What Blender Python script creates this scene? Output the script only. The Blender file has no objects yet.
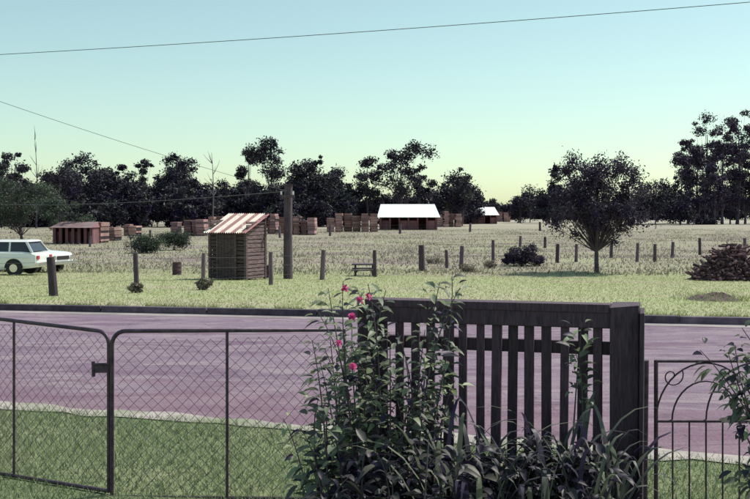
import bpy, math, random
import numpy as np
from mathutils import Vector, Matrix
random.seed(7); RNG=np.random.default_rng(7)
scene=bpy.context.scene
# ------------------------------------------------------------------ camera
F=1000.0; EYE=1.85; PITCH=math.atan(36.5/F)
cam_d=bpy.data.cameras.new("camera"); cam=bpy.data.objects.new("camera",cam_d)
scene.collection.objects.link(cam); scene.camera=cam
cam_d.sensor_width=36; cam_d.lens=36*F/750; cam_d.clip_end=6000; cam_d.clip_start=0.05
cam.location=(0,0,EYE); cam.rotation_euler=(math.pi/2-PITCH,0,0)
SL=0.19; SK=17.56     # road skew, far kerb offset
def zg(x,y):
    s=y+SL*x
    z=np.where(s>SK+0.1,0.1,0.0)-0.7*np.clip((s-SK-1)/21.0,0,1)
    return z
def ray(px,py):
    u=(px-375)/F; v=(249.5-py)/F
    return np.array([u, math.cos(PITCH)+v*math.sin(PITCH), -math.sin(PITCH)+v*math.cos(PITCH)])
def P(px,py,y):
    d=ray(px,py); t=y/d[1]; return np.array([0,0,EYE])+d*t
def G(px,py):
    d=ray(px,py); y=3.0
    while y<1500:
        p=P(px,py,y)
        if p[2]<=zg(p[0],p[1]): break
        y*=1.002
    p[2]=float(zg(p[0],p[1])); return p
def mpp(p): return p[1]/F
# ------------------------------------------------------------------ mesh accumulator
class Acc:
    def __init__(s): s.V=[];s.Fq=[];s.n=0
    def add(s,V,Fc,mat=0,val=0.5,smooth=False):
        V=np.asarray(V,float).reshape(-1,3); Fc=np.asarray(Fc,int)
        if Fc.ndim==1: Fc=Fc[None]
        m=len(Fc); val=np.broadcast_to(np.asarray(val,float),(m,))
        s.V.append(V); s.Fq.append((Fc+s.n,mat,val,smooth)); s.n+=len(V)
    def build(s,name,mats,bevel=0,parent=None):
        me=bpy.data.meshes.new(name); V=np.concatenate(s.V)
        me.vertices.add(len(V)); me.vertices.foreach_set("co",V.ravel())
        tot=np.concatenate([np.full(len(f[0]),f[0].shape[1]) for f in s.Fq])
        loops=np.concatenate([f[0].ravel() for f in s.Fq])
        start=np.concatenate([[0],np.cumsum(tot)[:-1]])
        me.loops.add(len(loops)); me.loops.foreach_set("vertex_index",loops.astype(np.int32))
        me.polygons.add(len(tot)); me.polygons.foreach_set("loop_start",start.astype(np.int32))
        me.polygons.foreach_set("loop_total",tot.astype(np.int32))
        me.polygons.foreach_set("material_index",np.concatenate([np.full(len(f[0]),f[1]) for f in s.Fq]).astype(np.int32))
        me.polygons.foreach_set("use_smooth",np.concatenate([np.full(len(f[0]),f[3]) for f in s.Fq]).astype(bool))
        at=me.attributes.new("val",'FLOAT','FACE'); at.data.foreach_set("value",np.concatenate([f[2] for f in s.Fq]).astype(np.float32))
        me.update(calc_edges=True); me.validate()
        for m in mats: me.materials.append(m)
        ob=bpy.data.objects.new(name,me); scene.collection.objects.link(ob)
        if bevel:
            b=ob.modifiers.new("bevel",'BEVEL'); b.width=bevel; b.segments=2; b.limit_method='ANGLE'
        if parent: ob.parent=parent
        return ob
BF=np.array([[0,3,2,1],[4,5,6,7],[0,1,5,4],[1,2,6,5],[2,3,7,6],[3,0,4,7]])
def boxv(c,size,rot=None):
    sx,sy,sz=[a/2 for a in size]
    V=np.array([[-sx,-sy,-sz],[sx,-sy,-sz],[sx,sy,-sz],[-sx,sy,-sz],[-sx,-sy,sz],[sx,-sy,sz],[sx,sy,sz],[-sx,sy,sz]])
    if rot is not None:
        R=np.array(rot if isinstance(rot,Matrix) else Matrix.Rotation(rot,3,'Z')); V=V@R.T
    return V+np.array(c)
def box(a,c,size,rot=None,mat=0,val=0.5,jit=0):
    V=boxv(c,size,rot)
    if jit: V=V+RNG.normal(0,jit,V.shape)
    a.add(V,BF,mat,val)
def tube(a,pts,rad,sides=6,mat=0,val=0.5,cap=True):
    pts=np.asarray(pts,float); n=len(pts); rad=np.broadcast_to(np.asarray(rad,float),(n,))
    T=np.gradient(pts,axis=0); T/=np.linalg.norm(T,axis=1)[:,None]+1e-9
    ref=np.array([0,0,1.0]) if abs(T[0][2])<0.9 else np.array([1.0,0,0])
    V=[]
    ang=np.arange(sides)*2*math.pi/sides
    for i in range(n):
        u=np.cross(T[i],ref); 
        if np.linalg.norm(u)<1e-3: u=np.array([1.0,0,0])
        u/=np.linalg.norm(u); w=np.cross(T[i],u); ref=np.cross(u,T[i])
        V.append(pts[i]+rad[i]*(np.cos(ang)[:,None]*u+np.sin(ang)[:,None]*w))
    V=np.concatenate(V); Fc=[]
    for i in range(n-1):
        for j in range(sides):
            k=(j+1)%sides; Fc.append([i*sides+j,i*sides+k,(i+1)*sides+k,(i+1)*sides+j])
    a.add(V,Fc,mat,val,True)
    if cap:
        a.add(V[-sides:],[list(range(sides))],mat,val); a.add(V[:sides],[list(range(sides))[::-1]],mat,val)
def bez(p0,p1,p2,n=8):
    t=np.linspace(0,1,n)[:,None]; return (1-t)**2*p0+2*t*(1-t)*p1+t*t*p2
def leaves(a,C,L,W,mat=1,val=0.5,updown=0.0,rng=RNG,D=None):
    n=len(C); 
    if D is None: D=rng.normal(size=(n,3)); D[:,2]-=updown
    D=D/np.linalg.norm(D,axis=1)[:,None]
    N=rng.normal(size=(n,3)); S=np.cross(D,N); S/=np.linalg.norm(S,axis=1)[:,None]+1e-9
    L=np.broadcast_to(L,(n,))[:,None]; W=np.broadcast_to(W,(n,))[:,None]
    V=np.stack([C-D*L/2,C+S*W/2,C+D*L/2,C-S*W/2],1).reshape(-1,3)
    a.add(V,np.arange(4*n).reshape(n,4),mat,val)
def blades(a,B,H,W,lean=0.4,mat=0,val=0.5):
    n=len(B); ang=RNG.uniform(0,2*math.pi,n); S=np.stack([np.cos(ang),np.sin(ang),np.zeros(n)],1)
    Ln=RNG.normal(0,lean,(n,2)); H=np.broadcast_to(H,(n,))[:,None]; W=np.broadcast_to(W,(n,))[:,None]
    tip=B+np.concatenate([Ln*H,H],1); V=np.stack([B-S*W/2,B+S*W/2,tip],1).reshape(-1,3)
    a.add(V,np.arange(3*n).reshape(n,3),mat,val)
# ------------------------------------------------------------------ materials
def newmat(name):
    m=bpy.data.materials.new(name); m.use_nodes=True; nt=m.node_tree
    b=nt.nodes["Principled BSDF"]; return m,nt,b
def nd(nt,t,**k):
    n=nt.nodes.new(t)
    for a,v in k.items():
        if a in n.inputs: n.inputs[a].default_value=v
        else: setattr(n,a,v)
    return n
def mixc(nt,f,c1,c2,blend='MIX'):
    m=nt.nodes.new('ShaderNodeMix'); m.data_type='RGBA'; m.blend_type=blend
    for i,v in ((0,f),(6,c1),(7,c2)):
        if isinstance(v,bpy.types.NodeSocket): nt.links.new(v,m.inputs[i])
        elif i==0: m.inputs[0].default_value=v
        else: m.inputs[i].default_value=(*v,1)
    return m.outputs[2]
def noise(nt,scale,detail=4,rough=0.6,vec=None,dist=0):
    n=nt.nodes.new('ShaderNodeTexNoise'); n.inputs['Scale'].default_value=scale; n.inputs['Detail'].default_value=detail
    n.inputs['Roughness'].default_value=rough; n.inputs['Distortion'].default_value=dist
    if vec is None:
        g=nt.nodes.new('ShaderNodeNewGeometry'); vec=g.outputs['Position']
    nt.links.new(vec,n.inputs['Vector']); return n.outputs['Fac']
def ramp(nt,f,a,b):
    r=nt.nodes.new('ShaderNodeMapRange'); nt.links.new(f,r.inputs[0]); r.inputs[1].default_value=a; r.inputs[2].default_value=b; r.clamp=True
    return r.outputs[0]
def mul(nt,f,k):
    m=nt.nodes.new('ShaderNodeMath'); m.operation='MULTIPLY'; nt.links.new(f,m.inputs[0])
    if isinstance(k,bpy.types.NodeSocket): nt.links.new(k,m.inputs[1])
    else: m.inputs[1].default_value=k
    return m.outputs[0]
def scaled(nt,sc):
    g=nt.nodes.new('ShaderNodeNewGeometry'); m=nt.nodes.new('ShaderNodeMapping'); nt.links.new(g.outputs['Position'],m.inputs[0]); m.inputs['Scale'].default_value=sc
    return m.outputs[0]
def bump(nt,b,f,st=0.5,d=0.02):
    n=nt.nodes.new('ShaderNodeBump'); n.inputs['Strength'].default_value=st; n.inputs['Distance'].default_value=d
    nt.links.new(f,n.inputs['Height']); nt.links.new(n.outputs[0],b.inputs['Normal'])
def simple(name,c1,c2,scale=8,rough=0.8,metal=0,bmp=0.3,bd=0.01,vec=None,valmix=True,c3=None):
    m,nt,b=newmat(name); v=scaled(nt,vec) if vec else None
    f=ramp(nt,noise(nt,scale,5,0.65,v),0.3,0.7); col=mixc(nt,f,c1,c2)
    if c3: col=mixc(nt,ramp(nt,noise(nt,scale*0.23,3,0.6),0.45,0.65),col,c3)
    if valmix:
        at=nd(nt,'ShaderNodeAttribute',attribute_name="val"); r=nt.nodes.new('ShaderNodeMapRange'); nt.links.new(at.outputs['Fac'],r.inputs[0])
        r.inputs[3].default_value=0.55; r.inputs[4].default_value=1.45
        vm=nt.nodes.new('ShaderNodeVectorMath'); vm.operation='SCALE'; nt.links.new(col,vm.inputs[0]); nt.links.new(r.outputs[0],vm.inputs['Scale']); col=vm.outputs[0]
    nt.links.new(col,b.inputs['Base Color']); b.inputs['Roughness'].default_value=rough; b.inputs['Metallic'].default_value=metal
    if bmp: bump(nt,b,noise(nt,scale*2,4,0.6,v),bmp,bd)
    return m
def leafmat(name,dark,light,trans=0.25,rough=0.6,spec=0.3):
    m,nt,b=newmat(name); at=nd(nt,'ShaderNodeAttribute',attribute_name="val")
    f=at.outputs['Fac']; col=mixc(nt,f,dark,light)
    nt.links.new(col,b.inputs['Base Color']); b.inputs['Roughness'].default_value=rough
    b.inputs['Specular IOR Level'].default_value=spec
    if trans>0:
        tr=nt.nodes.new('ShaderNodeBsdfTranslucent'); nt.links.new(col,tr.inputs[0])
        mx=nt.nodes.new('ShaderNodeMixShader'); mx.inputs[0].default_value=trans
        nt.links.new(b.outputs[0],mx.inputs[1]); nt.links.new(tr.outputs[0],mx.inputs[2])
        nt.links.new(mx.outputs[0],nt.nodes['Material Output'].inputs[0])
    return m
M={}
M['bark']=simple('bark',(0.05,0.035,0.05),(0.12,0.09,0.11),3,0.9)
M['gumbark']=simple('gum_bark',(0.06,0.045,0.07),(0.16,0.13,0.17),1,0.9)
M['far_leaf']=leafmat('far_leaf',(0.018,0.010,0.042),(0.085,0.09,0.08),0,spec=0.15)  # leaf dark ends tinted purple, foliage shadow put into the colour
M['right_leaf']=leafmat('gum_leaf',(0.035,0.02,0.06),(0.12,0.10,0.125),0,spec=0.15)
M['tree_leaf']=leafmat('tree_leaf',(0.03,0.018,0.06),(0.10,0.085,0.10),0.15,spec=0.2)
M['green_leaf']=leafmat('green_leaf',(0.025,0.03,0.04),(0.11,0.15,0.09),0.2,spec=0.2)
M['bush_leaf']=leafmat('bush_leaf',(0.035,0.025,0.065),(0.30,0.36,0.22),0.35,0.5,spec=0.4)
M['dark_leaf']=leafmat('dark_leaf',(0.014,0.008,0.034),(0.10,0.10,0.085),0.25,0.5,spec=0.35)
M['petal']=leafmat('petal',(0.5,0.04,0.2),(0.75,0.12,0.36),0.35)
M['grass']=leafmat('grass_blade',(0.10,0.14,0.075),(0.35,0.41,0.22),0.35)
M['vgrass']=leafmat('verge_grass_blade',(0.18,0.2,0.09),(0.46,0.5,0.25),0.35)
M['tuft']=leafmat('paddock_tuft',(0.12,0.09,0.10),(0.40,0.38,0.27),0.3)
M['fencewood']=simple('dark_timber',(0.02,0.009,0.022),(0.085,0.05,0.07),14,0.75,vec=(6,6,0.7),bd=0.004)  # very dark purple-brown fence timber
M['postwood']=simple('weathered_post',(0.05,0.03,0.055),(0.15,0.11,0.13),6,0.9,vec=(3,3,0.5))
M['metal']=simple('gate_pipe_paint',(0.035,0.02,0.04),(0.12,0.08,0.11),20,0.5,0.4,bmp=0.1)
M['mesh']=simple('mesh_wire',(0.06,0.045,0.08),(0.13,0.10,0.15),30,0.5,0.5,bmp=0)
M['wire']=simple('wire_black',(0.05,0.05,0.06),(0.07,0.07,0.08),30,0.6,0.0,bmp=0)
M['slab']=simple('hut_slab',(0.05,0.03,0.045),(0.19,0.13,0.13),5,0.9,vec=(1,1,5))
M['dark']=simple('dark_interior',(0.008,0.006,0.012),(0.015,0.01,0.02),5,0.9,bmp=0)
M['timber']=simple('sawn_timber',(0.2,0.10,0.10),(0.46,0.28,0.25),0.8,0.85,c3=(0.26,0.15,0.16),bmp=0)
M['shedwall']=simple('shed_wall',(0.13,0.05,0.07),(0.25,0.12,0.13),1,0.85,bmp=0)
M['tin']=simple('galvanised_roof',(0.62,0.64,0.66),(0.78,0.8,0.8),0.5,0.5,0.0,bmp=0)
M['oldtin']=simple('old_roof',(0.12,0.07,0.08),(0.22,0.16,0.17),0.5,0.7,0.0,bmp=0)
M['steel']=simple('rusty_drum',(0.05,0.03,0.045),(0.12,0.06,0.07),6,0.8,0.2)
M['log']=simple('firewood',(0.035,0.018,0.032),(0.16,0.09,0.10),6,0.9)
M['soil']=simple('dark_soil',(0.06,0.035,0.05),(0.15,0.10,0.10),6,0.95,bd=.04)
M['white']=simple('car_paint',(0.74,0.76,0.76),(0.8,0.81,0.8),1,0.25,bmp=0,valmix=False)
M['white'].node_tree.nodes['Principled BSDF'].inputs['Coat Weight'].default_value=0.4
M['glass']=simple('car_glass',(0.03,0.035,0.05),(0.05,0.055,0.07),1,0.08,bmp=0,valmix=False)
M['rubber']=simple('tyre',(0.015,0.013,0.018),(0.03,0.028,0.033),9,0.85)
M['chrome']=simple('chrome',(0.6,0.6,0.62),(0.7,0.7,0.7),9,0.2,0.9,bmp=0)
M['lamp']=simple('tail_lamp',(0.4,0.03,0.03),(0.5,0.05,0.04),9,0.3,bmp=0)
M['kerb']=simple('kerb_stone',(0.04,0.03,0.05),(0.13,0.10,0.13),5,0.9)
m,nt,b=newmat('rusty_corrugated_iron'); at=nd(nt,'ShaderNodeAttribute',attribute_name="val")
f=noise(nt,4,5,0.7,scaled(nt,(2.5,0.6,1)))
ad=nt.nodes.new('ShaderNodeMath'); ad.operation='ADD'; nt.links.new(f,ad.inputs[0]); nt.links.new(at.outputs['Fac'],ad.inputs[1])
nt.links.new(mixc(nt,ramp(nt,ad.outputs[0],0.88,1.08),(0.58,0.54,0.47),(0.20,0.045,0.06)),b.inputs['Base Color']); b.inputs['Roughness'].default_value=0.6
M['rust']=m
# ground
m,nt,b=newmat('grass_ground')
g=nt.nodes.new('ShaderNodeNewGeometry'); sp=nt.nodes.new('ShaderNodeSeparateXYZ'); nt.links.new(g.outputs['Position'],sp.inputs[0])
ma=nt.nodes.new('ShaderNodeMath'); ma.operation='MULTIPLY_ADD'; nt.links.new(sp.outputs[0],ma.inputs[0]); ma.inputs[1].default_value=SL; nt.links.new(sp.outputs[1],ma.inputs[2])
n1=noise(nt,0.12,5,0.6); wob=nt.nodes.new('ShaderNodeMath'); wob.operation='MULTIPLY_ADD'; nt.links.new(n1,wob.inputs[0]); wob.inputs[1].default_value=22; nt.links.new(ma.outputs[0],wob.inputs[2]); S=wob.outputs[0]
fine=ramp(nt,noise(nt,9,6,0.75),0.3,0.7); mid=ramp(nt,noise(nt,0.8,5,0.7),0.35,0.68); big=ramp(nt,noise(nt,0.05,4,0.6,scaled(nt,(1,2.2,1))),0.4,0.62)
med=ramp(nt,noise(nt,0.22,5,0.7,scaled(nt,(0.6,1.6,1))),0.46,0.62)
lawn=mixc(nt,mid,mixc(nt,fine,(0.09,0.13,0.065),(0.2,0.25,0.13)),mixc(nt,fine,(0.15,0.17,0.10),(0.3,0.31,0.19)))
verge=mixc(nt,mid,mixc(nt,fine,(0.22,0.26,0.12),(0.35,0.40,0.2)),mixc(nt,fine,(0.31,0.31,0.2),(0.43,0.43,0.28)))
verge=mixc(nt,mul(nt,med,.75),verge,mixc(nt,fine,(0.32,0.27,0.22),(0.44,0.39,0.3)))
padd=mixc(nt,mid,mixc(nt,fine,(0.2,0.21,0.13),(0.32,0.32,0.2)),mixc(nt,fine,(0.23,0.165,0.18),(0.36,0.30,0.27)))
padd=mixc(nt,mul(nt,big,.7),padd,(0.31,0.33,0.2))
padd=mixc(nt,mul(nt,med,.8),padd,mixc(nt,fine,(0.15,0.10,0.135),(0.27,0.21,0.22)))
far=mixc(nt,big,(0.38,0.39,0.27),(0.30,0.24,0.25))
c=mixc(nt,ramp(nt,ma.outputs[0],14,16),lawn,verge); c=mixc(nt,ramp(nt,S,48,56),c,padd); c=mixc(nt,ramp(nt,S,130,240),c,far)
nt.links.new(c,b.inputs['Base Color']); b.inputs['Roughness'].default_value=0.95; b.inputs['Specular IOR Level'].default_value=0.1
bump(nt,b,noise(nt,12,5,0.7),0.6,0.05); M['ground']=m
# road
m,nt,b=newmat('old_asphalt')
fine=ramp(nt,noise(nt,45,5,0.85),0.32,0.68); mid=ramp(nt,noise(nt,0.7,6,0.7,scaled(nt,(0.35,1.8,1))),0.38,0.62); pat=ramp(nt,noise(nt,1.8,7,0.78,scaled(nt,(0.4,1.5,1)),1.0),0.44,0.6)
c=mixc(nt,mid,mixc(nt,fine,(0.10,0.06,0.10),(0.22,0.145,0.205)),mixc(nt,fine,(0.15,0.105,0.16),(0.29,0.225,0.28)))
c=mixc(nt,pat,c,mixc(nt,fine,(0.19,0.15,0.19),(0.37,0.30,0.335)))
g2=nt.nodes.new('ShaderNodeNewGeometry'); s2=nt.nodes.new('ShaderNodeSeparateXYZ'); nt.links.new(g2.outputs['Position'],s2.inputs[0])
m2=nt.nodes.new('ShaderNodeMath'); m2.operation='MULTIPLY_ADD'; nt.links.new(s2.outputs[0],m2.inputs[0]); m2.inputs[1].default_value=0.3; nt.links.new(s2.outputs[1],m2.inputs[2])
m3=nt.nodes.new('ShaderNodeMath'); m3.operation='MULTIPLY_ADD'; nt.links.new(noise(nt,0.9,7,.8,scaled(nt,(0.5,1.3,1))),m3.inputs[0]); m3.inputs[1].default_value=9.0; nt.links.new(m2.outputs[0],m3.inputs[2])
c=mixc(nt,mul(nt,ramp(nt,m3.outputs[0],15.0,13.8),0.5),c,mixc(nt,fine,(0.13,0.06,0.10),(0.27,0.17,0.21)))  # shadow band along the near side, painted as darker reddish purple
c=mixc(nt,ramp(nt,noise(nt,22,6,0.85),0.62,0.72),c,(0.43,0.37,0.38))
vo=nt.nodes.new('ShaderNodeTexVoronoi'); vo.feature='DISTANCE_TO_EDGE'; vo.inputs['Scale'].default_value=0.4
gg=nt.nodes.new('ShaderNodeNewGeometry'); nz=nt.nodes.new('ShaderNodeTexNoise'); nz.inputs['Scale'].default_value=2; nt.links.new(gg.outputs['Position'],nz.inputs[0])
va=nt.nodes.new('ShaderNodeVectorMath'); va.operation='ADD'; nt.links.new(gg.outputs['Position'],va.inputs[0]); nt.links.new(nz.outputs['Color'],va.inputs[1]); nt.links.new(va.outputs[0],vo.inputs['Vector'])
c=mixc(nt,mul(nt,ramp(nt,vo.outputs['Distance'],0.014,0.0),.4),c,(0.08,0.055,0.09))
nt.links.new(c,b.inputs['Base Color']); b.inputs['Roughness'].default_value=0.9; b.inputs['Specular IOR Level'].default_value=0.15
bump(nt,b,noise(nt,50,4,0.8),0.8,0.015); M['road']=m
M['gutter']=simple('gutter_concrete',(0.22,0.19,0.21),(0.38,0.33,0.33),3,0.9,c3=(0.2,0.18,0.18))
M['path']=simple('dirt_path',(0.25,0.22,0.22),(0.42,0.38,0.34),5,0.95,c3=(0.2,0.22,0.14))
# ------------------------------------------------------------------ ground & road
xs=np.unique(np.concatenate([np.linspace(-3000,-60,12),np.linspace(-60,60,81),np.linspace(60,3000,12)]))
ss=np.unique(np.concatenate([np.linspace(-20,SK,30),[SK+0.001,SK+0.12],np.linspace(SK+1,60,60),np.linspace(60,200,40),np.geomspace(200,4500,16)]))
X,S2=np.meshgrid(xs,ss); Y=S2-SL*np.clip(X,-400,400)
Z=np.where(S2>SK+0.05,0.1,0.0)-0.7*np.clip((S2-SK-1)/21.0,0,1)
a=Acc(); nx=len(xs); ny=len(ss); I=np.arange(nx*ny).reshape(ny,nx)
a.add(np.stack([X,Y,Z],-1),np.stack([I[:-1,:-1],I[:-1,1:],I[1:,1:],I[1:,:-1]],-1).reshape(-1,4),0,0.5,False)
a.build('ground',[M['ground']])
near=lambda x: 8.37-0.34*np.clip(x,-9,9)-0.19*(x-np.clip(x,-9,9))
def strip(name,f0,f1,z,mat,x0=-60,x1=60,n=480,rag=0):
    a=Acc(); x=np.linspace(x0,x1,n); y0=f0(x)+RNG.normal(0,1,n)*rag; y1=f1(x)+RNG.normal(0,1,n)*rag
    V=np.concatenate([np.stack([x,y0,np.full(n,z)],1),np.stack([x,y1,np.full(n,z)],1)])
    a.add(V,[[i,i+1,n+i+1,n+i] for i in range(n-1)]); return a.build(name,[mat])
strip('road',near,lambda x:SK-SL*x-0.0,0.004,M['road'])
strip('gutter',lambda x:SK-0.4-SL*x,lambda x:SK-SL*x-0.002,0.008,M['gutter'])
strip('footpath',lambda x:near(x)-0.2,lambda x:near(x)+0.1,0.010,M['path'],rag=0.05)
a=Acc(); n=60; xk=np.linspace(-60,60,n)
for i in range(n-1):
    x0,x1=xk[i]+0.01,xk[i+1]-0.01; xm=(x0+x1)/2
    box(a,(xm,SK+0.08-SL*xm,0.05+random.uniform(-.008,.008)),((x1-x0)*1.018,0.16,0.16),-math.atan(SL)+random.uniform(-.003,.003),0,random.random())
a.build('kerb',[M['kerb']],0.012)
# grass
a=Acc()
n=150000; x=RNG.uniform(-5.5,5.5,n); y=3.2+RNG.random(n)*8.0; k=y<near(x)-0.12+RNG.normal(0,0.09,n); x=x[k];y=y[k]
cl=0.5+0.5*np.sin(x*2.1+np.sin(y*1.7))*np.sin(y*2.7+1.3*np.sin(x*1.3))
h=0.025+0.055*RNG.random(len(x))*(0.4+cl)
blades(a,np.stack([x,y,np.zeros(len(x))],1),h,0.008,0.6,0,np.clip(RNG.normal(0.25+0.35*cl,0.25),0,1))
n=80000; x=RNG.uniform(-16,16,n); s=SK+0.15+26*RNG.random(n)**1.3; y=s-SL*x; z=zg(x,y)
blades(a,np.stack([x,y,z],1),0.02+0.05*RNG.random(n)**2,0.02,0.8,1,np.clip(RNG.normal(0.62,0.28,n),0,1))
n=9000; x=RNG.uniform(-14,14,n); k=(np.sin(x*3.1)+np.sin(x*7.7+1)+np.sin(x*1.3))>-.6; x=x[k]; n=len(x); s=SK+0.14+np.abs(RNG.normal(0,.1,n)); y=s-SL*x
blades(a,np.stack([x,y,np.full(n,.11)],1),0.03+0.1*RNG.random(n)**2,0.015,0.6,1,np.clip(RNG.normal(0.45,0.28,n),0,1))
a.build('lawn_grass',[M['grass'],M['vgrass']])
a=Acc(); n=50000; cx=RNG.uniform(-1,1,1500); cy=40+RNG.random(1500)**1.3*110
cxw=cx*cy*0.42; idx=RNG.integers(0,1500,n); x=cxw[idx]+RNG.normal(0,1.1,n); y=cy[idx]+RNG.normal(0,0.7,n)
blades(a,np.stack([x,y,zg(x,y)],1),0.05+0.16*RNG.random(n)**2,0.06,0.5,0,np.clip(RNG.normal(0.55,0.3,n),0,1))
a.build('paddock_grass',[M['tuft']])
# ------------------------------------------------------------------ trees
def tree(a,base,H,cz,R,Rz,ncl,rc,nleaf,L,seed,tr=0.15,bm=0,lm=1,lean=0,bright=0.0,droop=0.3,sides=5,flat=0.7,shell=0.55,fuzz=.2,vlo=.18):
    rng=np.random.default_rng(seed); base=np.array(base,float)
    top=base+np.array([lean+rng.normal(0,R*0.1),rng.normal(0,R*0.1),min(H,cz+Rz*0.5)])
    mid=(base+top)/2+np.array([rng.normal(0,R*0.1),rng.normal(0,R*.1),0])
    tk=bez(base-np.array([0,0,0.2]),mid,top,9); tube(a,tk,np.linspace(tr,tr*0.25,9)*np.array([1.3]+[1]*8),sides+2,bm)
    d=rng.normal(size=(ncl,3)); d/=np.linalg.norm(d,axis=1)[:,None]; r=shell+(1-shell)*rng.random(ncl)**0.6
    r*=1+rng.normal(0,0.12,ncl)
    C=base+np.array([lean*0.7,0,cz])+d*r[:,None]*np.array([R,R,Rz])
    for i,c in enumerate(C):
        hh=np.clip((c[2]-base[2])/H-0.25-0.15*rng.random(),vlo,0.85); k=int(hh*8); p=tk[k]
        m=(p+c)/2+np.array([0,0,-0.1*R+0.2*R*rng.random()])+rng.normal(0,0.08*R,3)
        tube(a,bez(p,m,c,5),np.linspace(tr*0.32*(1-0.6*hh),tr*0.05,5),sides-1,bm,cap=False)
        sz=rng.choice([.55,.8,1,1.3]); rr=rc*sz*(0.85+.3*rng.random()); n=int(nleaf*sz**1.6)
        o=rng.normal(size=(n,3)); o/=np.linalg.norm(o,axis=1)[:,None]; o*=(rng.random(n)**0.5)[:,None]*rr*(1+fuzz*rng.normal(size=n))[:,None]; o[:,2]*=flat
        v=0.1+0.5*rng.random()+bright+0.35*o[:,2]/rr  # clump tops lighter, undersides darker: shading put into the leaf colour
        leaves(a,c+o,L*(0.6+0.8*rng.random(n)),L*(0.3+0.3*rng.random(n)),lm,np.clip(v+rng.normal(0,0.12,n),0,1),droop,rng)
a=Acc(); sd=100
def far(px,toppx,D,wpx,ncl=20,nleaf=160,cb=0.12,L=0.6):
    global sd; sd+=1
    x=(px-375)/F*D; z0=float(zg(x,D)); H=(213-toppx)/F*D+EYE-z0; R=wpx/2/F*D
    tree(a,(x,D,z0),H,H*(1+cb)/2,R*0.8,H*(1-cb)/2*0.85,ncl,R*0.42,nleaf,L,sd,0.013*H,0,1,0,-0.05,0.3,4,shell=.35,flat=.8)
rnd=random.Random(3)
prof=[(-40,165),(0,168),(20,168),(45,180),(60,164),(80,154),(100,158),(120,178),(140,176),(165,166),(180,160),(195,164),(215,184),(240,180),(262,182),(290,172),(320,164),(345,178),(360,192),(380,190)]
def pt(x):
    return np.interp(x,[p[0] for p in prof],[p[1] for p in prof])
xq=-60
while xq<352:
    far(xq,pt(xq)+rnd.uniform(-9,15),rnd.uniform(190,235),rnd.uniform(20,44)); xq+=rnd.uniform(8,13)
xq=-60
while xq<345:
    far(xq,rnd.uniform(182,200),rnd.uniform(165,185),rnd.uniform(26,38),cb=-0.1,ncl=16,nleaf=130,L=.65); xq+=rnd.uniform(8,11)
for (px,tp,D,w) in [(352,180,190,26),(366,192,185,26),(382,194,188,26),(400,190,190,26),(420,188,230,34),(438,184,240,34),(462,168,190,38),(449,180,200,30),(474,190,220,30),(490,197,300,24),(530,184,260,30),(520,194,240,26),(543,190,250,26),(655,174,210,40),(640,188,220,36),(620,190,240,34),(670,186,230,34),(680,196,200,30),(560,193,250,30),(580,194,250,30),(600,194,250,30),(557,162,230,24),(548,178,230,26)]:
    far(px,tp,D,w,cb=0.0)
xq=385
while xq<900:
    far(xq,rnd.uniform(195,205),rnd.uniform(330,400),rnd.uniform(18,30),cb=-0.1,ncl=12,nleaf=110,L=1.1); xq+=rnd.uniform(6,10)
a.build('distant_trees',[M['gumbark'],M['far_leaf']])
def gum(px,top,D,w,mat='far_leaf',cb=0.35,ncl=16,nleaf=170,lean=0,bark='gumbark',rc=0.34,L=0.5,shell=0.4):
    global sd; sd+=1; b=Acc(); x=(px-375)/F*D; z0=float(zg(x,D)); H=(213-top)/F*D+EYE-z0; R=w/2/F*D
    tree(b,(x,D,z0),H,H*(1+cb)/2,R*0.85,H*(1-cb)/2*0.88,ncl,R*rc,nleaf,L,sd,0.013*H,0,1,lean,0,0.3,5,shell=shell)
    b.build('gum_tree',[M[bark],M[mat]])
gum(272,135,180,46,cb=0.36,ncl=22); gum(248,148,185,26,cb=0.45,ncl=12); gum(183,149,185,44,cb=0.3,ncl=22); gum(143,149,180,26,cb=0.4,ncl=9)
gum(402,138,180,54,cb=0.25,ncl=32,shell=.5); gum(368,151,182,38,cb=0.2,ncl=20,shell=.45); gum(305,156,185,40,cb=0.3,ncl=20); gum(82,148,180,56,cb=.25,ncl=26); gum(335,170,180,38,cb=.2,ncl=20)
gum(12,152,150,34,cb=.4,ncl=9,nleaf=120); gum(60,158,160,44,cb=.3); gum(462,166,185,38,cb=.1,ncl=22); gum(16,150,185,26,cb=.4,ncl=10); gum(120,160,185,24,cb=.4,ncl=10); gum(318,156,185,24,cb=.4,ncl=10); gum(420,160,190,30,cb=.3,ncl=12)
a=Acc()
for px,top in ((36,140),(212,153)):
    D=160; x=(px-375)/F*D; z0=float(zg(x,D)); H=(213-top)/F*D+EYE-z0; r=np.random.default_rng(px)
    tk=bez(np.array([x,D,z0]),np.array([x+.5,D,z0+H/2]),np.array([x,D,z0+H]),8); tube(a,tk,np.linspace(.15,.03,8),5)
    for i in range(14):
        p=tk[r.integers(3,8)]; q=p+np.array([r.normal(0,1.0),r.normal(0,1),.8+1.5*r.random()]); tube(a,bez(p,(p+q)/2+[0.1,0,-.3],q,4),[.06,.045,.03,.015],4)
a.build('dead_tree',[M['gumbark']])
for (px,tp,w,cb,nc) in [(688,120,32,0.2,26),(706,111,34,0.25,28),(722,120,28,0.15,22),(737,108,38,0.22,32),(752,112,34,.25,26),(772,110,40,0.3,22),(696,142,36,0.05,22),(745,138,36,0.05,24),(790,128,40,0.3,18),(820,120,40,0.3,18),(714,152,32,0,18),(680,150,28,0.1,14),(730,165,40,-.1,18),(700,178,40,-.1,16),(758,172,40,-.1,16)]:
    gum(px,tp,212+(px%7)*4,w,'right_leaf',cb,nc,190,rc=0.38,L=0.55,shell=0.35)
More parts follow.
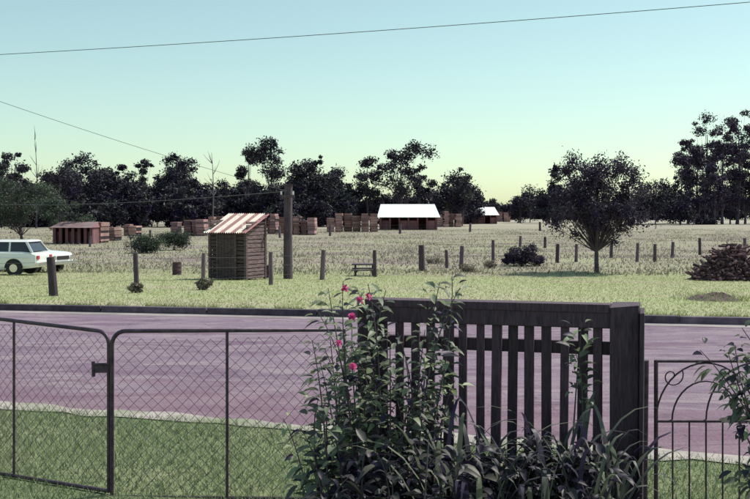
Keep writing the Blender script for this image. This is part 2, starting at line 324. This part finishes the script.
b=Acc(); p=G(22,240); tree(b,p,5.8,3.2,3.2,2.2,34,0.95,260,0.22,501,0.13,0,1,0,0.1,0.3,6,shell=0.3); b.build('leafy_tree',[M['bark'],M['green_leaf']])
b=Acc(); p=G(-28,242); tree(b,p,7.5,4.8,2.8,2.6,30,0.9,240,0.22,502,0.16,0,1,0,0.1,0.3,6,shell=0.3); b.build('leafy_tree',[M['bark'],M['green_leaf']])
b=Acc(); p=G(62,243); tree(b,p,3.6,2.3,2.0,1.3,24,0.7,220,0.2,503,0.10,0,1,0,0.05,0.3,6,shell=0.3); b.build('leafy_tree',[M['bark'],M['green_leaf']])
# main paddock tree
b=Acc(); p=G(597,273); tree(b,p,4.95,3.0,1.85,1.8,105,0.40,200,0.125,779,0.10,0,1,0,0.03,0.5,7,shell=0.3,flat=.9,fuzz=.3,vlo=.27)
b.build('paddock_tree',[M['bark'],M['tree_leaf']])
def shrub(px,py,wpx,hpx,mat,name,seed,ncl=16,nleaf=180):
    b=Acc(); p=G(px,py); k=mpp(p); H=hpx*k; R=wpx*k/2
    tree(b,p,H,H*0.5,R*0.8,H*0.42,ncl,R*0.4,nleaf,0.09+0.02*H,seed,0.03,0,1,0,0,0.2,5,shell=0.2); b.build(name,[M['bark'],M[mat]])
shrub(521,266,38,22,'tree_leaf','round_shrub',31,30,240); shrub(536,266,22,14,'tree_leaf','round_shrub',39,14,200); shrub(508,265,16,12,'tree_leaf','round_shrub',40,12,180)
shrub(146,253,42,20,'green_leaf','round_shrub',32,34,220); shrub(174,250,36,21,'green_leaf','round_shrub',33,30,220)
shrub(203,290,20,14,'tuft','dry_bush',34,14,90); shrub(136,293,16,11,'tuft','dry_bush',35,12,80)
shrub(490,268,18,8,'tuft','dry_bush',36,10,80); shrub(470,272,26,7,'tuft','dry_bush',37,10,80); shrub(435,264,24,6,'tuft','dry_bush',38,10,80)
# ------------------------------------------------------------------ paddock fence
def fence(name,pts,wires=True):
    a=Acc(); tops=[]
    for (px,top,bot,w) in pts:
        p=G(px,bot); k=mpp(p); h=(bot-top)*k; r=w*k/2; ln=random.uniform(-.03,.03)
        q=bez(p-np.array([0,0,.1]),p+np.array([ln,0,h/2]),p+np.array([ln*2,ln,h]),5); tube(a,q,np.array([1.1,1,.95,.97,.88])*r,7,0,random.random()); tops.append((p,q[-1]))
    if wires:
        for i in range(len(tops)-1):
            for f in (0.3,0.6,0.88):
                A=tops[i][0]*(1-f)+tops[i][1]*f; B=tops[i+1][0]*(1-f)+tops[i+1][1]*f; mdl=(A+B)/2-np.array([0,0,.05])
                tube(a,bez(A,mdl,B,5),0.0035,3,1,cap=False)
    a.build(name,[M['postwood'],M['wire']])
fence('post_and_wire_fence',[(-40,258,298,8),(54,257,296,9),(137,253,291,5.5),(203,253,290,4.5),(271,252,285,4.5),(322,250,280,5),(375,250,277,4),(422,245,271,6.5),(447,250,268,3.5),(461,246,269,4.5),(493,240,262,3.5),(557,244,263,4),(576,244,262,3.5)])
fence('post_and_wire_fence',[(520,236,247,3),(545,237,248,3),(611,240,258,3.5),(637,243,262,3.5),(655,244,262,3.5),(672,242,258,3.5),(700,238,255,3),(745,238,254,3.5),(790,238,254,4)])
fence('post_and_wire_fence',[(90,236,247,2.5),(150,230,243,2.5),(215,228,240,2.5),(280,226,238,2.5),(330,225,236,2.5),(400,224,234,2.5),(470,223,232,2.5),(540,222,231,2.5)],True)
a=Acc(); p=G(288,279); k=mpp(p); h=93*k; tube(a,[p-np.array([0,0,.2]),p+np.array([0,0,h*.5]),p+np.array([0.02,0,h])],[.165,.15,.14],9,0,0.35)
box(a,p+np.array([0,0,h+0.03]),(.32,.32,.05),0.2,0,.3); box(a,p+np.array([0,-0.18,h-0.35]),(.5,.07,.09),0.0,0,.4)
for d in (-.2,.2): tube(a,[p+np.array([d,-.2,h-.3]),p+np.array([d,-.2,h-.18])],.035,6,1)
a.build('timber_pole',[M['postwood'],M['tin']]); poletop=p+np.array([0,-.2,h-.18])
def wire(name,A,B,sag,r=0.008):
    a=Acc(); A=np.array(A);B=np.array(B); t=np.linspace(0,1,30)[:,None]; pts=A*(1-t)+B*t; pts[:,2]-=(4*sag*t*(1-t))[:,0]; tube(a,pts,r,4,0,cap=False); a.build(name,[M['wire']])
A=P(0,42,25.); B=P(590,0,21.); d=(B-A)
wire('overhead_wire',A-d*1.0,B+d*1.0,0.35,0.007)
A=P(0,92,26.); d=A-poletop; wire('overhead_wire',poletop+d*1.8,poletop,0.25,0.006)
wire('overhead_wire',poletop,P(-60,199,90.),0.5,0.012)
# ------------------------------------------------------------------ slab outhouse
p=G(236,280); a=Acc(); th=math.radians(-27)
R3=Matrix.Rotation(th,3,'Z'); Rn=np.array(R3); W,Dp,H0,H1=1.42,1.12,1.58,1.95
cx0=p+np.array([-0.02,Dp/2,0])
def loc(v): return cx0+Rn@np.array(v,float)
def slabs(face):
    z=0.04
    while z<(H1 if face!='f' else H0)-0.05:
        h=random.uniform(.10,.15); v=random.random(); hh=h-0.025
        if face=='f':
            if z<1.5: box(a,loc((0,-Dp/2,z+h/2)),(W-.1,.045,hh),R3,0,v*0.3-.2,0.004)  # front slabs darkened: the shaded side is put into their colour
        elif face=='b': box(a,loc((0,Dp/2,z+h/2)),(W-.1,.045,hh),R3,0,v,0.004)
        elif face=='r': box(a,loc((W/2,0,z+h/2)),(.045,Dp-.1,hh),R3,0,1.0+v*0.8,0.004)  # right slabs lightened: the sunlit side is put into their colour
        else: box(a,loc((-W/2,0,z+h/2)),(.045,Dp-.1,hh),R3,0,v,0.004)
        z+=h
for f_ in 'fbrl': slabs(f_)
for sx in (-1,1):
    for sy in (-1,1): 
        hz=H0 if sy<0 else H1+.05
        box(a,loc((sx*W/2,sy*Dp/2,hz/2)),(.09,.09,hz),R3,0,.35)
box(a,loc((0,0,0.8)),(W-.12,Dp-.12,1.55),R3,2)
for i in range(5): box(a,loc((-0.28+i*.13,-Dp/2-.045,.78)),(.12,.03,1.45),R3,0,random.uniform(-.2,.05))  # door boards darkened to match the painted shade of the front
box(a,loc((-.38,-Dp/2-.05,.8)),(.06,.05,1.52),R3,0,.3); box(a,loc((.34,-Dp/2-.05,.8)),(.06,.05,1.52),R3,0,.3)
nu,nv=150,6; us=np.linspace(-W/2-.13,W/2+.13,nu); vs=np.linspace(-Dp/2-.2,Dp/2+.14,nv)
U,Vv=np.meshgrid(us,vs); tt=(Vv-vs[0])/(vs[-1]-vs[0])
Zr=H0-.03+0.62*tt+0.022*np.sin(U*2*math.pi/0.085)
Pl=np.stack([U,Vv,Zr],-1).reshape(-1,3)@Rn.T+cx0; I=np.arange(nu*nv).reshape(nv,nu)
sheet=((U[:-1,:-1]-us[0])/0.21).astype(int); vals=np.array([.3,.66,.35,.70,.3,.62,.25,.72,.5])[np.clip(sheet,0,8)].ravel()
a.add(Pl,np.stack([I[:-1,:-1],I[:-1,1:],I[1:,1:],I[1:,:-1]],-1).reshape(-1,4),1,vals,True)
a.build('slab_outhouse',[M['slab'],M['rust'],M['dark']])
def drum(px,bot,hpx,wpx):
    a=Acc(); p=G(px,bot); k=mpp(p); h=hpx*k; r=wpx*k/2
    zz=[0,.02,.32,.34,.36,.64,.66,.68,.98,1.0]; rr=[1.03,1,1,1.05,1,1,1.05,1,1,1.03]
    tube(a,[p+np.array([0,0,z*h]) for z in zz],np.array(rr)*r,14); a.build('oil_drum',[M['steel']])
drum(177,275,13,9); drum(268,278,13,9)
a=Acc(); p=G(364,276); k=mpp(p); w=24*k
for i in range(4): box(a,p+np.array([0,-.3+i*.2,.45]),(w,.17,.045),0.1,0,random.random())
for i in (-1,1):
    box(a,p+np.array([0,i*.62,.26]),(w,.24,.04),0.1,0,random.random())
    box(a,p+np.array([i*w*.36,0,.21]),(.06,1.35,.07),0.1)
    for j in (-1,1): box(a,p+np.array([i*w*.36,j*.32,.2]),(.07,.07,.52),Matrix.Rotation(j*.4,3,'X'))
a.build('picnic_table',[M['postwood']])
def logs(name,px,bot,wpx,hpx,n,seed,rmax=.09,Lm=(.35,1.0)):
    a=Acc(); p=G(px,bot); k=mpp(p); w=wpx*k; h=hpx*k; r=np.random.default_rng(seed)
    for i in range(n):
        u=r.uniform(-1,1); v=r.uniform(-1,1); zt=h*max(0,1-abs(u)**1.6)*max(0,(1-abs(v)))*r.random()**.5
        L=r.uniform(*Lm); an=r.uniform(0,6.3); el=r.normal(0,.4); d=np.array([math.cos(an)*math.cos(el),math.sin(an)*math.cos(el),math.sin(el)])*L/2
        c=p+np.array([u*w/2,v*w*.3+w*.25,zt+.05]); tube(a,[c-d,c+r.normal(0,.02,3),c+d],r.uniform(.02,rmax),6,0,r.random()**1.5*1.6)
    a.build(name,[M['log']])
logs('firewood_pile',736,281,62,38,850,5,.06,(.3,1.1))
# low soil mound with grass growing through
a=Acc(); p=G(714,300); nn=28; gx=np.linspace(-1,1,nn); GX,GY=np.meshgrid(gx,gx); rr=np.sqrt(GX**2+GY**2)
r=np.random.default_rng(9); hz=np.clip(1-rr**2,0,1)*(.13+.05*np.sin(GX*7+GY*3)+r.uniform(-.035,.035,GX.shape))-.012
V=np.stack([p[0]+GX*.62,p[1]+GY*.75,zg(p[0]+GX*.62,p[1]+GY*.75)+hz],-1); I=np.arange(nn*nn).reshape(nn,nn)
a.add(V,np.stack([I[:-1,:-1],I[:-1,1:],I[1:,1:],I[1:,:-1]],-1).reshape(-1,4),0,.5)
n=500; bx=p[0]+r.normal(0,.35,n); by=p[1]+r.normal(0,.45,n); blades(a,np.stack([bx,by,zg(bx,by)],1),.08+.13*r.random(n),.02,.5,1,r.random(n)*.6)
a.build('soil_mound',[M['soil'],M['vgrass']])
# ------------------------------------------------------------------ cars
def wagon(p,ang,S=0.92):
    a=Acc()
    st=[(-2.30,.70,.42,.76),(-2.26,.78,.34,.86),(-2.1,.82,.31,.92),(-1.7,.86,.28,.95),(-.8,.87,.24,.96),(.4,.87,.24,.96),(1.0,.86,.26,.95),(1.9,.84,.32,.90),(2.2,.79,.36,.85),(2.30,.70,.42,.76)]
    prof=lambda hw,zb,zt:[(-hw*.92,zb),(-hw,zb+.12),(-hw*1.0,(zb+zt)/2+.05),(-hw*.97,zt-.06),(-hw*.90,zt),(hw*.90,zt),(hw*.97,zt-.06),(hw,(zb+zt)/2+.05),(hw,zb+.12),(hw*.92,zb)]
    V=[];m=10
    for (x,hw,zb,zt) in st: V+=[(x,y,z) for y,z in prof(hw,zb,zt)]
    Fc=[]
    for i in range(len(st)-1):
        for j in range(m):
            k2=(j+1)%m; Fc.append([i*m+j,(i+1)*m+j,(i+1)*m+k2,i*m+k2])
    T=np.array(Matrix.Rotation(ang,3,'Z')); tr=lambda V:(np.asarray(V,float)*S)@T.T+p
    a.add(tr(V),Fc,0,.5,False); a.add(tr(V[:m]),[list(range(m))],0); a.add(tr(V[-m:]),[list(range(m))[::-1]],0)
    bx0,bx1,tx0,tx1=-2.12,1.0,-1.85,.35; zb,zt=.95,1.33; wb,wt=.77,.64
    Vg=[(bx0,-wb,zb),(bx1,-wb,zb),(bx1,wb,zb),(bx0,wb,zb),(tx0,-wt,zt),(tx1,-wt,zt),(tx1,wt,zt),(tx0,wt,zt)]
    a.add(tr(Vg),BF,1,.5)
    Vr=[(tx0-.08,-wt-.03,zt),(tx1+.06,-wt-.03,zt),(tx1+.06,wt+.03,zt),(tx0-.08,wt+.03,zt),(tx0,-wt+.08,zt+.07),(tx1-.12,-wt+.08,zt+.07),(tx1-.12,wt-.08,zt+.07),(tx0,wt-.08,zt+.07)]
    a.add(tr(Vr),BF,0)
    for sgn in (-1,1):
        for fb,ft,w in ((bx0,tx0,.10),(-1.22,-1.2,.07),(-.22,-.22,.07),(bx1,tx1,.07)):
            A=np.array((fb,sgn*(wb+.004),zb-.02)); B=np.array((ft,sgn*(wt+.004),zt+.01)); o=np.array((w/2,0,0)); q=np.array((0,sgn*.018,0))
            VV=[A-o-q,A+o-q,A+o+q,A-o+q,B-o-q,B+o-q,B+o+q,B-o+q]; a.add(tr(VV),BF,0)
    for x in (-1.42,1.38):
        for sgn in (-1,1):
            y=sgn*.80
            an=np.linspace(0,math.pi,15); yy=sgn*.874
            ring=[(x+.37*math.cos(t),yy,.31+.37*math.sin(t)) for t in an]; cen=[(x,yy,.31)]
            a.add(tr(ring+cen),[[i,i+1,15] for i in range(14)],2,.1)
            tube(a,tr([(x,y-sgn*.16,.31),(x,y+sgn*.085,.31)]),.31*S,18,2)
            tube(a,tr([(x,y+sgn*.08,.31),(x,y+sgn*.10,.31)]),.16*S,14,3)
    for x in (-2.34,2.34): a.add(tr(boxv((x,0,.45),(.1,1.6,.12))),BF,3)
    for sgn in (-1,1):
        a.add(tr(boxv((0,sgn*.878,.70),(4.0,.012,.02))),BF,3)
        for dx in (-.75,.25): a.add(tr(boxv((dx,sgn*.874,.62),(.012,.008,.56))),BF,2)
        a.add(tr(boxv((-2.31,sgn*.62,.72),(.05,.2,.14))),BF,4)
        tube(a,tr([(2.26,sgn*.58,.66),(2.33,sgn*.58,.66)]),.1,12,3)
    a.add(tr(boxv((2.31,0,.66),(.04,.8,.16))),BF,2)
    a.build('parked_station_wagon',[M['white'],M['glass'],M['rubber'],M['chrome'],M['lamp']])
def cpos(px,dx,yy):
    x=(px-375)/F*yy+dx; return np.array([x,yy,float(zg(x,yy))])
wagon(cpos(45,-2.1,36.8),math.radians(176))
wagon(cpos(66,-1.9,41.0),math.radians(-20))
# ------------------------------------------------------------------ timber stacks & sheds
def stack(a,p,w,d,h,rz=0):
    z=0.15; R=Matrix.Rotation(rz,3,'Z'); Rr=np.array(R)
    for u in np.linspace(-w/2+.2,w/2-.2,3): box(a,p+Rr@np.array([u,0,.07]),(.15,d,.14),R,0,.2)
    base=random.uniform(.0,.8)
    while z<h:
        t=random.choice((.16,.2,.3,.36)); v=base+random.uniform(-.2,.5)
        box(a,p+Rr@np.array([random.uniform(-.06,.06),0,z+t/2-.02]),(w+random.uniform(-.15,.1),d,t-.04),R,0,v)
        z+=t
    box(a,p+np.array([0,0,h/2]),(w*.93,d*.93,h*.95),R,1)
def stacks(px0,px1,top,base,n,name='timber_stack'):
    a=Acc(); 
    for i in range(n):
        px=px0+(px1-px0)*(i+.5)/n; p=G(px,base); k=mpp(p); w=(px1-px0)/n*k*random.uniform(.8,.97); h=(base-top)*k*random.uniform(.75,1.05)
        stack(a,p+np.array([0,random.uniform(0,3),0]),w,2.0,h,random.uniform(-.12,.12))
    a.build(name,[M['timber'],M['dark']])
stacks(91,105,222,243,1); stacks(107,117,228,241,1)
stacks(172,206,220,236,4); stacks(206,236,218,234,4); stacks(258,284,216,234,4); stacks(285,316,217,235,4)
stacks(326,378,214,232,6); stacks(437,461,212,227,4); stacks(496,511,212,222,2); stacks(122,138,225,236,2)
def mill(px0,px1,ridge,eave,base,name='sawmill_shed',roof='tin',d=8):
    a=Acc(); p=G((px0+px1)/2,base); k=mpp(p); w=(px1-px0)*k; he=(base-eave)*k; hr=(base-ridge)*k
    o=p; n=6
    for i in range(n+1):
        x=-w*.44+w*.88*i/n; box(a,o+np.array([x,0.05,he/2]),(.22,.22,he),None,0,.4)
    for i in range(n):
        x=-w*.44+w*.88*(i+.5)/n
        if i%3!=1: box(a,o+np.array([x,.3,he*.36]),(w*.88/n-.24,.1,he*.72),None,0,random.random())
    box(a,o+np.array([0,d-.1,he/2]),(w*.88,.15,he),None,0,.2)
    for s in (-1,1): box(a,o+np.array([s*w*.45,d/2,he/2]),(.15,d-.4,he),None,0,.5)
    nu=60; us=np.linspace(-w/2,w/2,nu); V=[]
    for y,z in ((-.8,he-.05),(d/2,hr),(d+.8,he-.05)):
        for u in us: V.append(o+np.array([u*(1-.12*(y==d/2)) ,y,z+.004*math.sin(u*9)]))
    I=np.arange(nu*3).reshape(3,nu); a.add(V,np.stack([I[:-1,:-1],I[:-1,1:],I[1:,1:],I[1:,:-1]],-1).reshape(-1,4),1,.6)
    for s in (0,nu-1): a.add([V[s],V[nu+s],V[2*nu+s]],[[0,1,2]],0,.6)
    a.build(name,[M['shedwall'],M[roof]])
mill(377,440,204,217,230); mill(458,499,207,215,224)
mill(52,94,222,227,244,'red_farm_shed','oldtin',4)
mill(690,712,209,212,217,'farm_shed'); mill(640,656,212,215,218,'farm_shed')
# ------------------------------------------------------------------ chain-link gates
def gatepanel(name,TL,TR,BL,BR,midf,roundL,roundR,latch=None):
    a=Acc(); TL,TR,BL,BR=[np.array(v,float) for v in (TL,TR,BL,BR)]; r=.014
    def Q(u,v): return (TL*(1-u)+TR*u)*(v)+(BL*(1-u)+BR*u)*(1-v)
    w=np.linalg.norm(TR-TL); h=np.linalg.norm(TL-BL); c=.09
    path=[Q(0,0)]
    if roundL: path+=[Q(c/w*(1-math.cos(t)),1-c/h*(1-math.sin(t))) for t in np.linspace(0,math.pi/2,7)]
    else: path+=[Q(0,1)]
    if roundR: path+=[Q(1-c/w*(1-math.sin(t)),1-c/h*(1-math.cos(t))) for t in np.linspace(0,math.pi/2,7)]
    else: path+=[Q(1,1)]
    path+=[Q(1,0)]
    tube(a,path,r,8); tube(a,[Q(0,0),Q(1,0)],r,8)
    if midf: tube(a,[Q(midf,0),Q(midf,1)],r*.7,8)
    pitch=.078; nrm=np.array([0,1.0,0])*.002
    for fam in (1,-1):
        for i in range(int((w+h)/pitch)+2):
            o=i*pitch-(h if fam>0 else 0)
            pts=[]; 
            for t in np.linspace(0,1,29):
                v=t; x=o+fam*v*h if fam>0 else o-v*h
                if .01<x<w-.01 and v<.995 and v>.005:
                    rag=.006*math.sin(11*x+5*v)+.006*math.sin(i*3.1+7*v); pts.append(Q((x+rag)/w,v-.015*math.sin(3*x)*v)+nrm*fam)
            if len(pts)>=2: tube(a,pts,.0017,3,1,cap=False)
    if latch:
        q=Q(*latch); box(a,q+np.array([0,-.03,0]),(.09,.03,.05),None,0); tube(a,[q+np.array([-.06,-.04,.03]),q+np.array([.05,-.04,.03])],.01,6); tube(a,[q+np.array([-.05,-.04,-.05]),q+np.array([-.05,-.04,.05])],.012,6)
    a.build(name,[M['metal'],M['mesh']])
gatepanel('chain_link_gate',P(-110,306,7.5),P(109,332,6.52),P(-110,456,7.5),P(109,491,6.52),.60,False,True,(0.975,.77))
gatepanel('chain_link_gate',P(112,331,6.5),P(345,330,6.35),P(112,497,6.5),P(345,499,6.35),.5,True,False)
# ------------------------------------------------------------------ wooden picket fence
a=Acc(); A0=P(366,303,5.75); B0=P(632,299,5.35)
ux=(B0-A0); ux[2]=0; Lf=np.linalg.norm(ux); ux/=Lf; an=math.atan2(ux[1],ux[0]); Rz=Matrix.Rotation(an,3,'Z'); nrm=np.array([-ux[1],ux[0],0])
zt=(A0[2]+B0[2])/2
def fp(s,off,z): q=A0+ux*s+nrm*off; q[2]=z; return q
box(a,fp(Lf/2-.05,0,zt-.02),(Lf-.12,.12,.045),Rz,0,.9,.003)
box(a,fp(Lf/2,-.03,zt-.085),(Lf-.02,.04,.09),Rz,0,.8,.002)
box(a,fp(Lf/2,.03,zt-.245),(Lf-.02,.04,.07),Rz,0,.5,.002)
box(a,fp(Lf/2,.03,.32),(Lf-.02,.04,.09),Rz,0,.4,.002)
npk=14
for i in range(npk):
    s=.11+(Lf-.28)*i/(npk-1)+random.uniform(-.008,.008); lo=.2+random.uniform(-.02,.02); hi=zt-.11
    box(a,fp(s,-.01,(hi+lo)/2),(.052+random.uniform(-.006,.008),.022,hi-lo),Matrix.Rotation(random.uniform(-.010,.010),3,'Y')@Rz,0,random.random()*1.4,.002)
box(a,fp(.03,0,(zt-.05)/2),(.12,.12,zt-.05),Rz,0,.4,.003)
box(a,fp(Lf-.03,0.02,(zt+.0)/2-.01),(.15,.17,zt+.02),Rz,0,.8,.006)
box(a,fp(Lf+.055,-.03,(zt-.02)/2),(.024,.26,zt-.04),Rz,0,.5,.003)
a.build('wooden_picket_fence',[M['fencewood']],.004)
# ------------------------------------------------------------------ ornamental metal gate
a=Acc(); D=5.55
def q(px,py): return P(px,py,D)
r=.009
tube(a,[q(656,545),q(656,360)],.012,8); tube(a,[q(856,545),q(856,360)],.012,8)
tube(a,[q(656,361),q(856,361)],.009,8); tube(a,[q(656,421),q(856,421)],r,8); tube(a,[q(656,530),q(856,530)],r,8)
for i in range(1,12):
    x=656+200*i/12; tube(a,[q(x,421),q(x,530)],.005,6)
for cx_,w_ in ((706,50),(806,50),(756,50)):
    tube(a,[q(cx_+w_*math.cos(t),421-58*math.sin(t)) for t in np.linspace(0,math.pi,21)],.005,6)
for cx_,w_ in ((706,34),(806,34)):
    tube(a,[q(cx_+w_*math.cos(t),421-40*math.sin(t)) for t in np.linspace(0,math.pi,17)],.005,6)
for cx_,sg in ((672,1),(740,-1),(772,1),(840,-1)):
    tube(a,[q(cx_+sg*(2+t*1.9)*math.cos(t*1.3),376-(2+t*1.9)*math.sin(t*1.3)) for t in np.linspace(0,5.2,22)],.004,5)
a.build('ornamental_metal_gate',[M['metal']])
a=Acc()
p0=P(650,400,5.5); tube(a,[(p0[0],5.62,-.1),(p0[0],5.62,1.02)],.025,8); a.build('gate_post',[M['metal']])
# ------------------------------------------------------------------ garden plants
def bigleaf(a,pos,dirv,L,W,val,mat=1,fold=.25,bend=.35):
    d=dirv/np.linalg.norm(dirv); s=np.cross(d,[0,0,1.0]); 
    if np.linalg.norm(s)<.1: s=np.array([1.0,0,0])
    s/=np.linalg.norm(s); s=s+RNG.normal(0,.35,3); s-=d*np.dot(s,d); s/=np.linalg.norm(s); n=np.cross(s,d)
    V=[];ts=(0,.22,.5,.78,1); ws=(.12,.8,1,.65,.02)
    for t,w in zip(ts,ws):
        c=pos+d*L*t-np.array([0,0,1])*bend*L*t*t
        V+=[c-s*W/2*w+n*W*fold*w,c,c+s*W/2*w+n*W*fold*w]
    Fc=[]
    for i in range(4): Fc+=[[i*3,i*3+1,i*3+4,i*3+3],[i*3+1,i*3+2,i*3+5,i*3+4]]
    a.add(V,Fc,mat,val,True)
def stem(a,B,T,nl,L,W,start=.35,base_v=.45,r0=.007,out=0):
    B=np.array(B);T=np.array(T); m=(B+T)/2+np.array([RNG.normal(0,.1),RNG.normal(0,.08),.16*abs(T[2]-B[2])+.05])
    pts=bez(B,m,T,12); tube(a,pts,np.linspace(r0,.002,12),5,0,cap=False)
    for i in range(nl):
        t=start+(1-start)*(i+random.random())/nl; f=t*11; k0=min(int(f),10); c=pts[k0]*(1-(f-k0))+pts[k0+1]*(f-k0); td=pts[k0+1]-pts[k0]; td/=np.linalg.norm(td)
        o=RNG.normal(size=3); o-=td*np.dot(o,td); o/=np.linalg.norm(o)
        c2=c+o*random.uniform(0,.06)
        sc=(1.15-.4*t)*random.uniform(.6,1.35)
        bigleaf(a,c2,td*.55+o*.9+np.array([0,0,-.1]),L*sc,W*sc,float(np.clip(random.gauss(base_v,.34),0,1)),bend=random.uniform(.1,.8))
def flower(a,c,r=.035,n=5):
    for i in range(n):
        t=2*math.pi*i/n+random.random()*.3; d=np.array([math.cos(t),-.5,math.sin(t)]); bigleaf(a,c,d,r,r*1.1,random.random(),2,fold=.1,bend=.1)
    tube(a,[c,c+np.array([0,-.03,.005])],.003,4,2)
a=Acc()
tips=[(328,288),(343,281),(358,292),(368,284),(386,290),(318,312),(330,335),(352,325),(375,322),(397,332),(320,362),(340,372),(360,360),(385,365),(405,360),(345,400),(370,395),(400,400),(420,380),(308,462),(322,440),(340,430),(300,428),(360,430),(385,430),(412,425),(430,410),(440,282),(440,330),(452,276),(436,360),(330,470),(350,465),(375,470),(400,462),(425,455),(445,400),(582,322),(575,350),(283,418),(335,395),(352,345),(395,380),(460,288),(312,340),(325,350),(390,340),(365,340),(410,395),(300,475),(425,330),(455,380),(318,400),(355,380),(375,410),(335,450),(372,448)]
for i,(tx,ty) in enumerate(tips):
    D=random.uniform(5.0,5.7) if tx<470 else 5.25
    T=P(tx,ty,D); bx=375+ (tx-365)*.45+random.uniform(-25,25) if tx<470 else tx-15
    B=P(bx,499,D+random.uniform(-.1,.2)); B[2]=0.02
    nl=int(17+22*max(.2,(520-ty)/230)); stem(a,B,T,nl if tx<470 else 22,.092,.038,start=.25 if tx<470 else .6,base_v=.55)
for (fx,fy) in [(368,296),(352,316),(360,300),(353,366),(345,288),(338,343)]: flower(a,P(fx,fy,4.98),.024)
a.build('flowering_bush',[M['bark'],M['bush_leaf'],M['petal']])
a=Acc()
for i in range(105):
    tx=random.uniform(318,615); ty=random.uniform(436,500)+ (0 if 330<tx<600 else 12); D=random.uniform(4.6,5.3)
    T=P(tx,ty,D); B=np.array([T[0]+random.uniform(-.15,.15),D+.1,0.0]); stem(a,B,T,24,.10,.045,start=.25,base_v=.35)
a.build('garden_shrub',[M['bark'],M['dark_leaf']])
a=Acc()
for i in range(190):
    bx=random.uniform(430,625); D=random.uniform(4.6,5.15); B=P(bx,499,D); B[2]=random.uniform(.1,.35)
    an2=random.uniform(0,2*math.pi); L=random.uniform(.4,.85); o=np.array([math.cos(an2),.5*math.sin(an2),0])*random.uniform(.2,.75)*L
    T=B+o+np.array([0,0,L*random.uniform(.35,.8)]); m=B+o*.35+np.array([0,0,L*.85]); pts=bez(B,m,T,8); s=np.cross(o,[0,0,1]); s/=np.linalg.norm(s)+1e-6
    w=np.array([.6,.9,1,1,.85,.65,.35,.02])*.014; V=[]
    for c,wi in zip(pts,w): V+=[c-s*wi,c+s*wi]
    a.add(V,[[2*j,2*j+1,2*j+3,2*j+2] for j in range(7)],1,random.random()**1.8*.6,True)
a.build('strap_leaf_plant',[M['bark'],M['bush_leaf']])
a=Acc()
for (tx,ty) in [(742,328),(735,345),(728,352),(748,352),(722,378),(740,372),(752,388),(700,350),(758,340),(765,360),(735,395),(745,480),(738,465),(752,450),(745,360),(750,335)]:
    T=P(tx,ty,5.1); B=np.array([2.3,5.3,.05]); stem(a,B,T,24,.08,.038,start=.45,base_v=.45)
a.build('rose_bush',[M['bark'],M['bush_leaf']])
# ------------------------------------------------------------------ light
el=math.radians(56); az=math.radians(62)
Sd=Vector((math.sin(az)*math.cos(el),math.cos(az)*math.cos(el),math.sin(el)))
ld=bpy.data.lights.new("sun",'SUN'); ld.energy=5.0; ld.angle=math.radians(.53); ld.color=(1,.94,.84)
lo=bpy.data.objects.new("sun",ld); lo.rotation_euler=Sd.to_track_quat('Z','Y').to_euler(); scene.collection.objects.link(lo)
w=bpy.data.worlds.new("World"); scene.world=w; w.use_nodes=True; nt=w.node_tree; bg=nt.nodes['Background']
sky=nt.nodes.new('ShaderNodeTexSky'); sky.sky_type='NISHITA'; sky.sun_disc=False; sky.sun_elevation=el; sky.sun_rotation=az
sky.air_density=1.0; sky.dust_density=0.7; sky.ozone_density=1.0
hs=nt.nodes.new('ShaderNodeHueSaturation'); hs.inputs['Saturation'].default_value=0.85; nt.links.new(sky.outputs[0],hs.inputs['Color'])
col=mixc(nt,1.0,hs.outputs[0],(1.0,1.14,0.95),'MULTIPLY')
nt.links.new(col,bg.inputs[0]); bg.inputs[1].default_value=0.138
scene.view_settings.view_transform='Standard'; scene.view_settings.look='None'; scene.view_settings.exposure=0
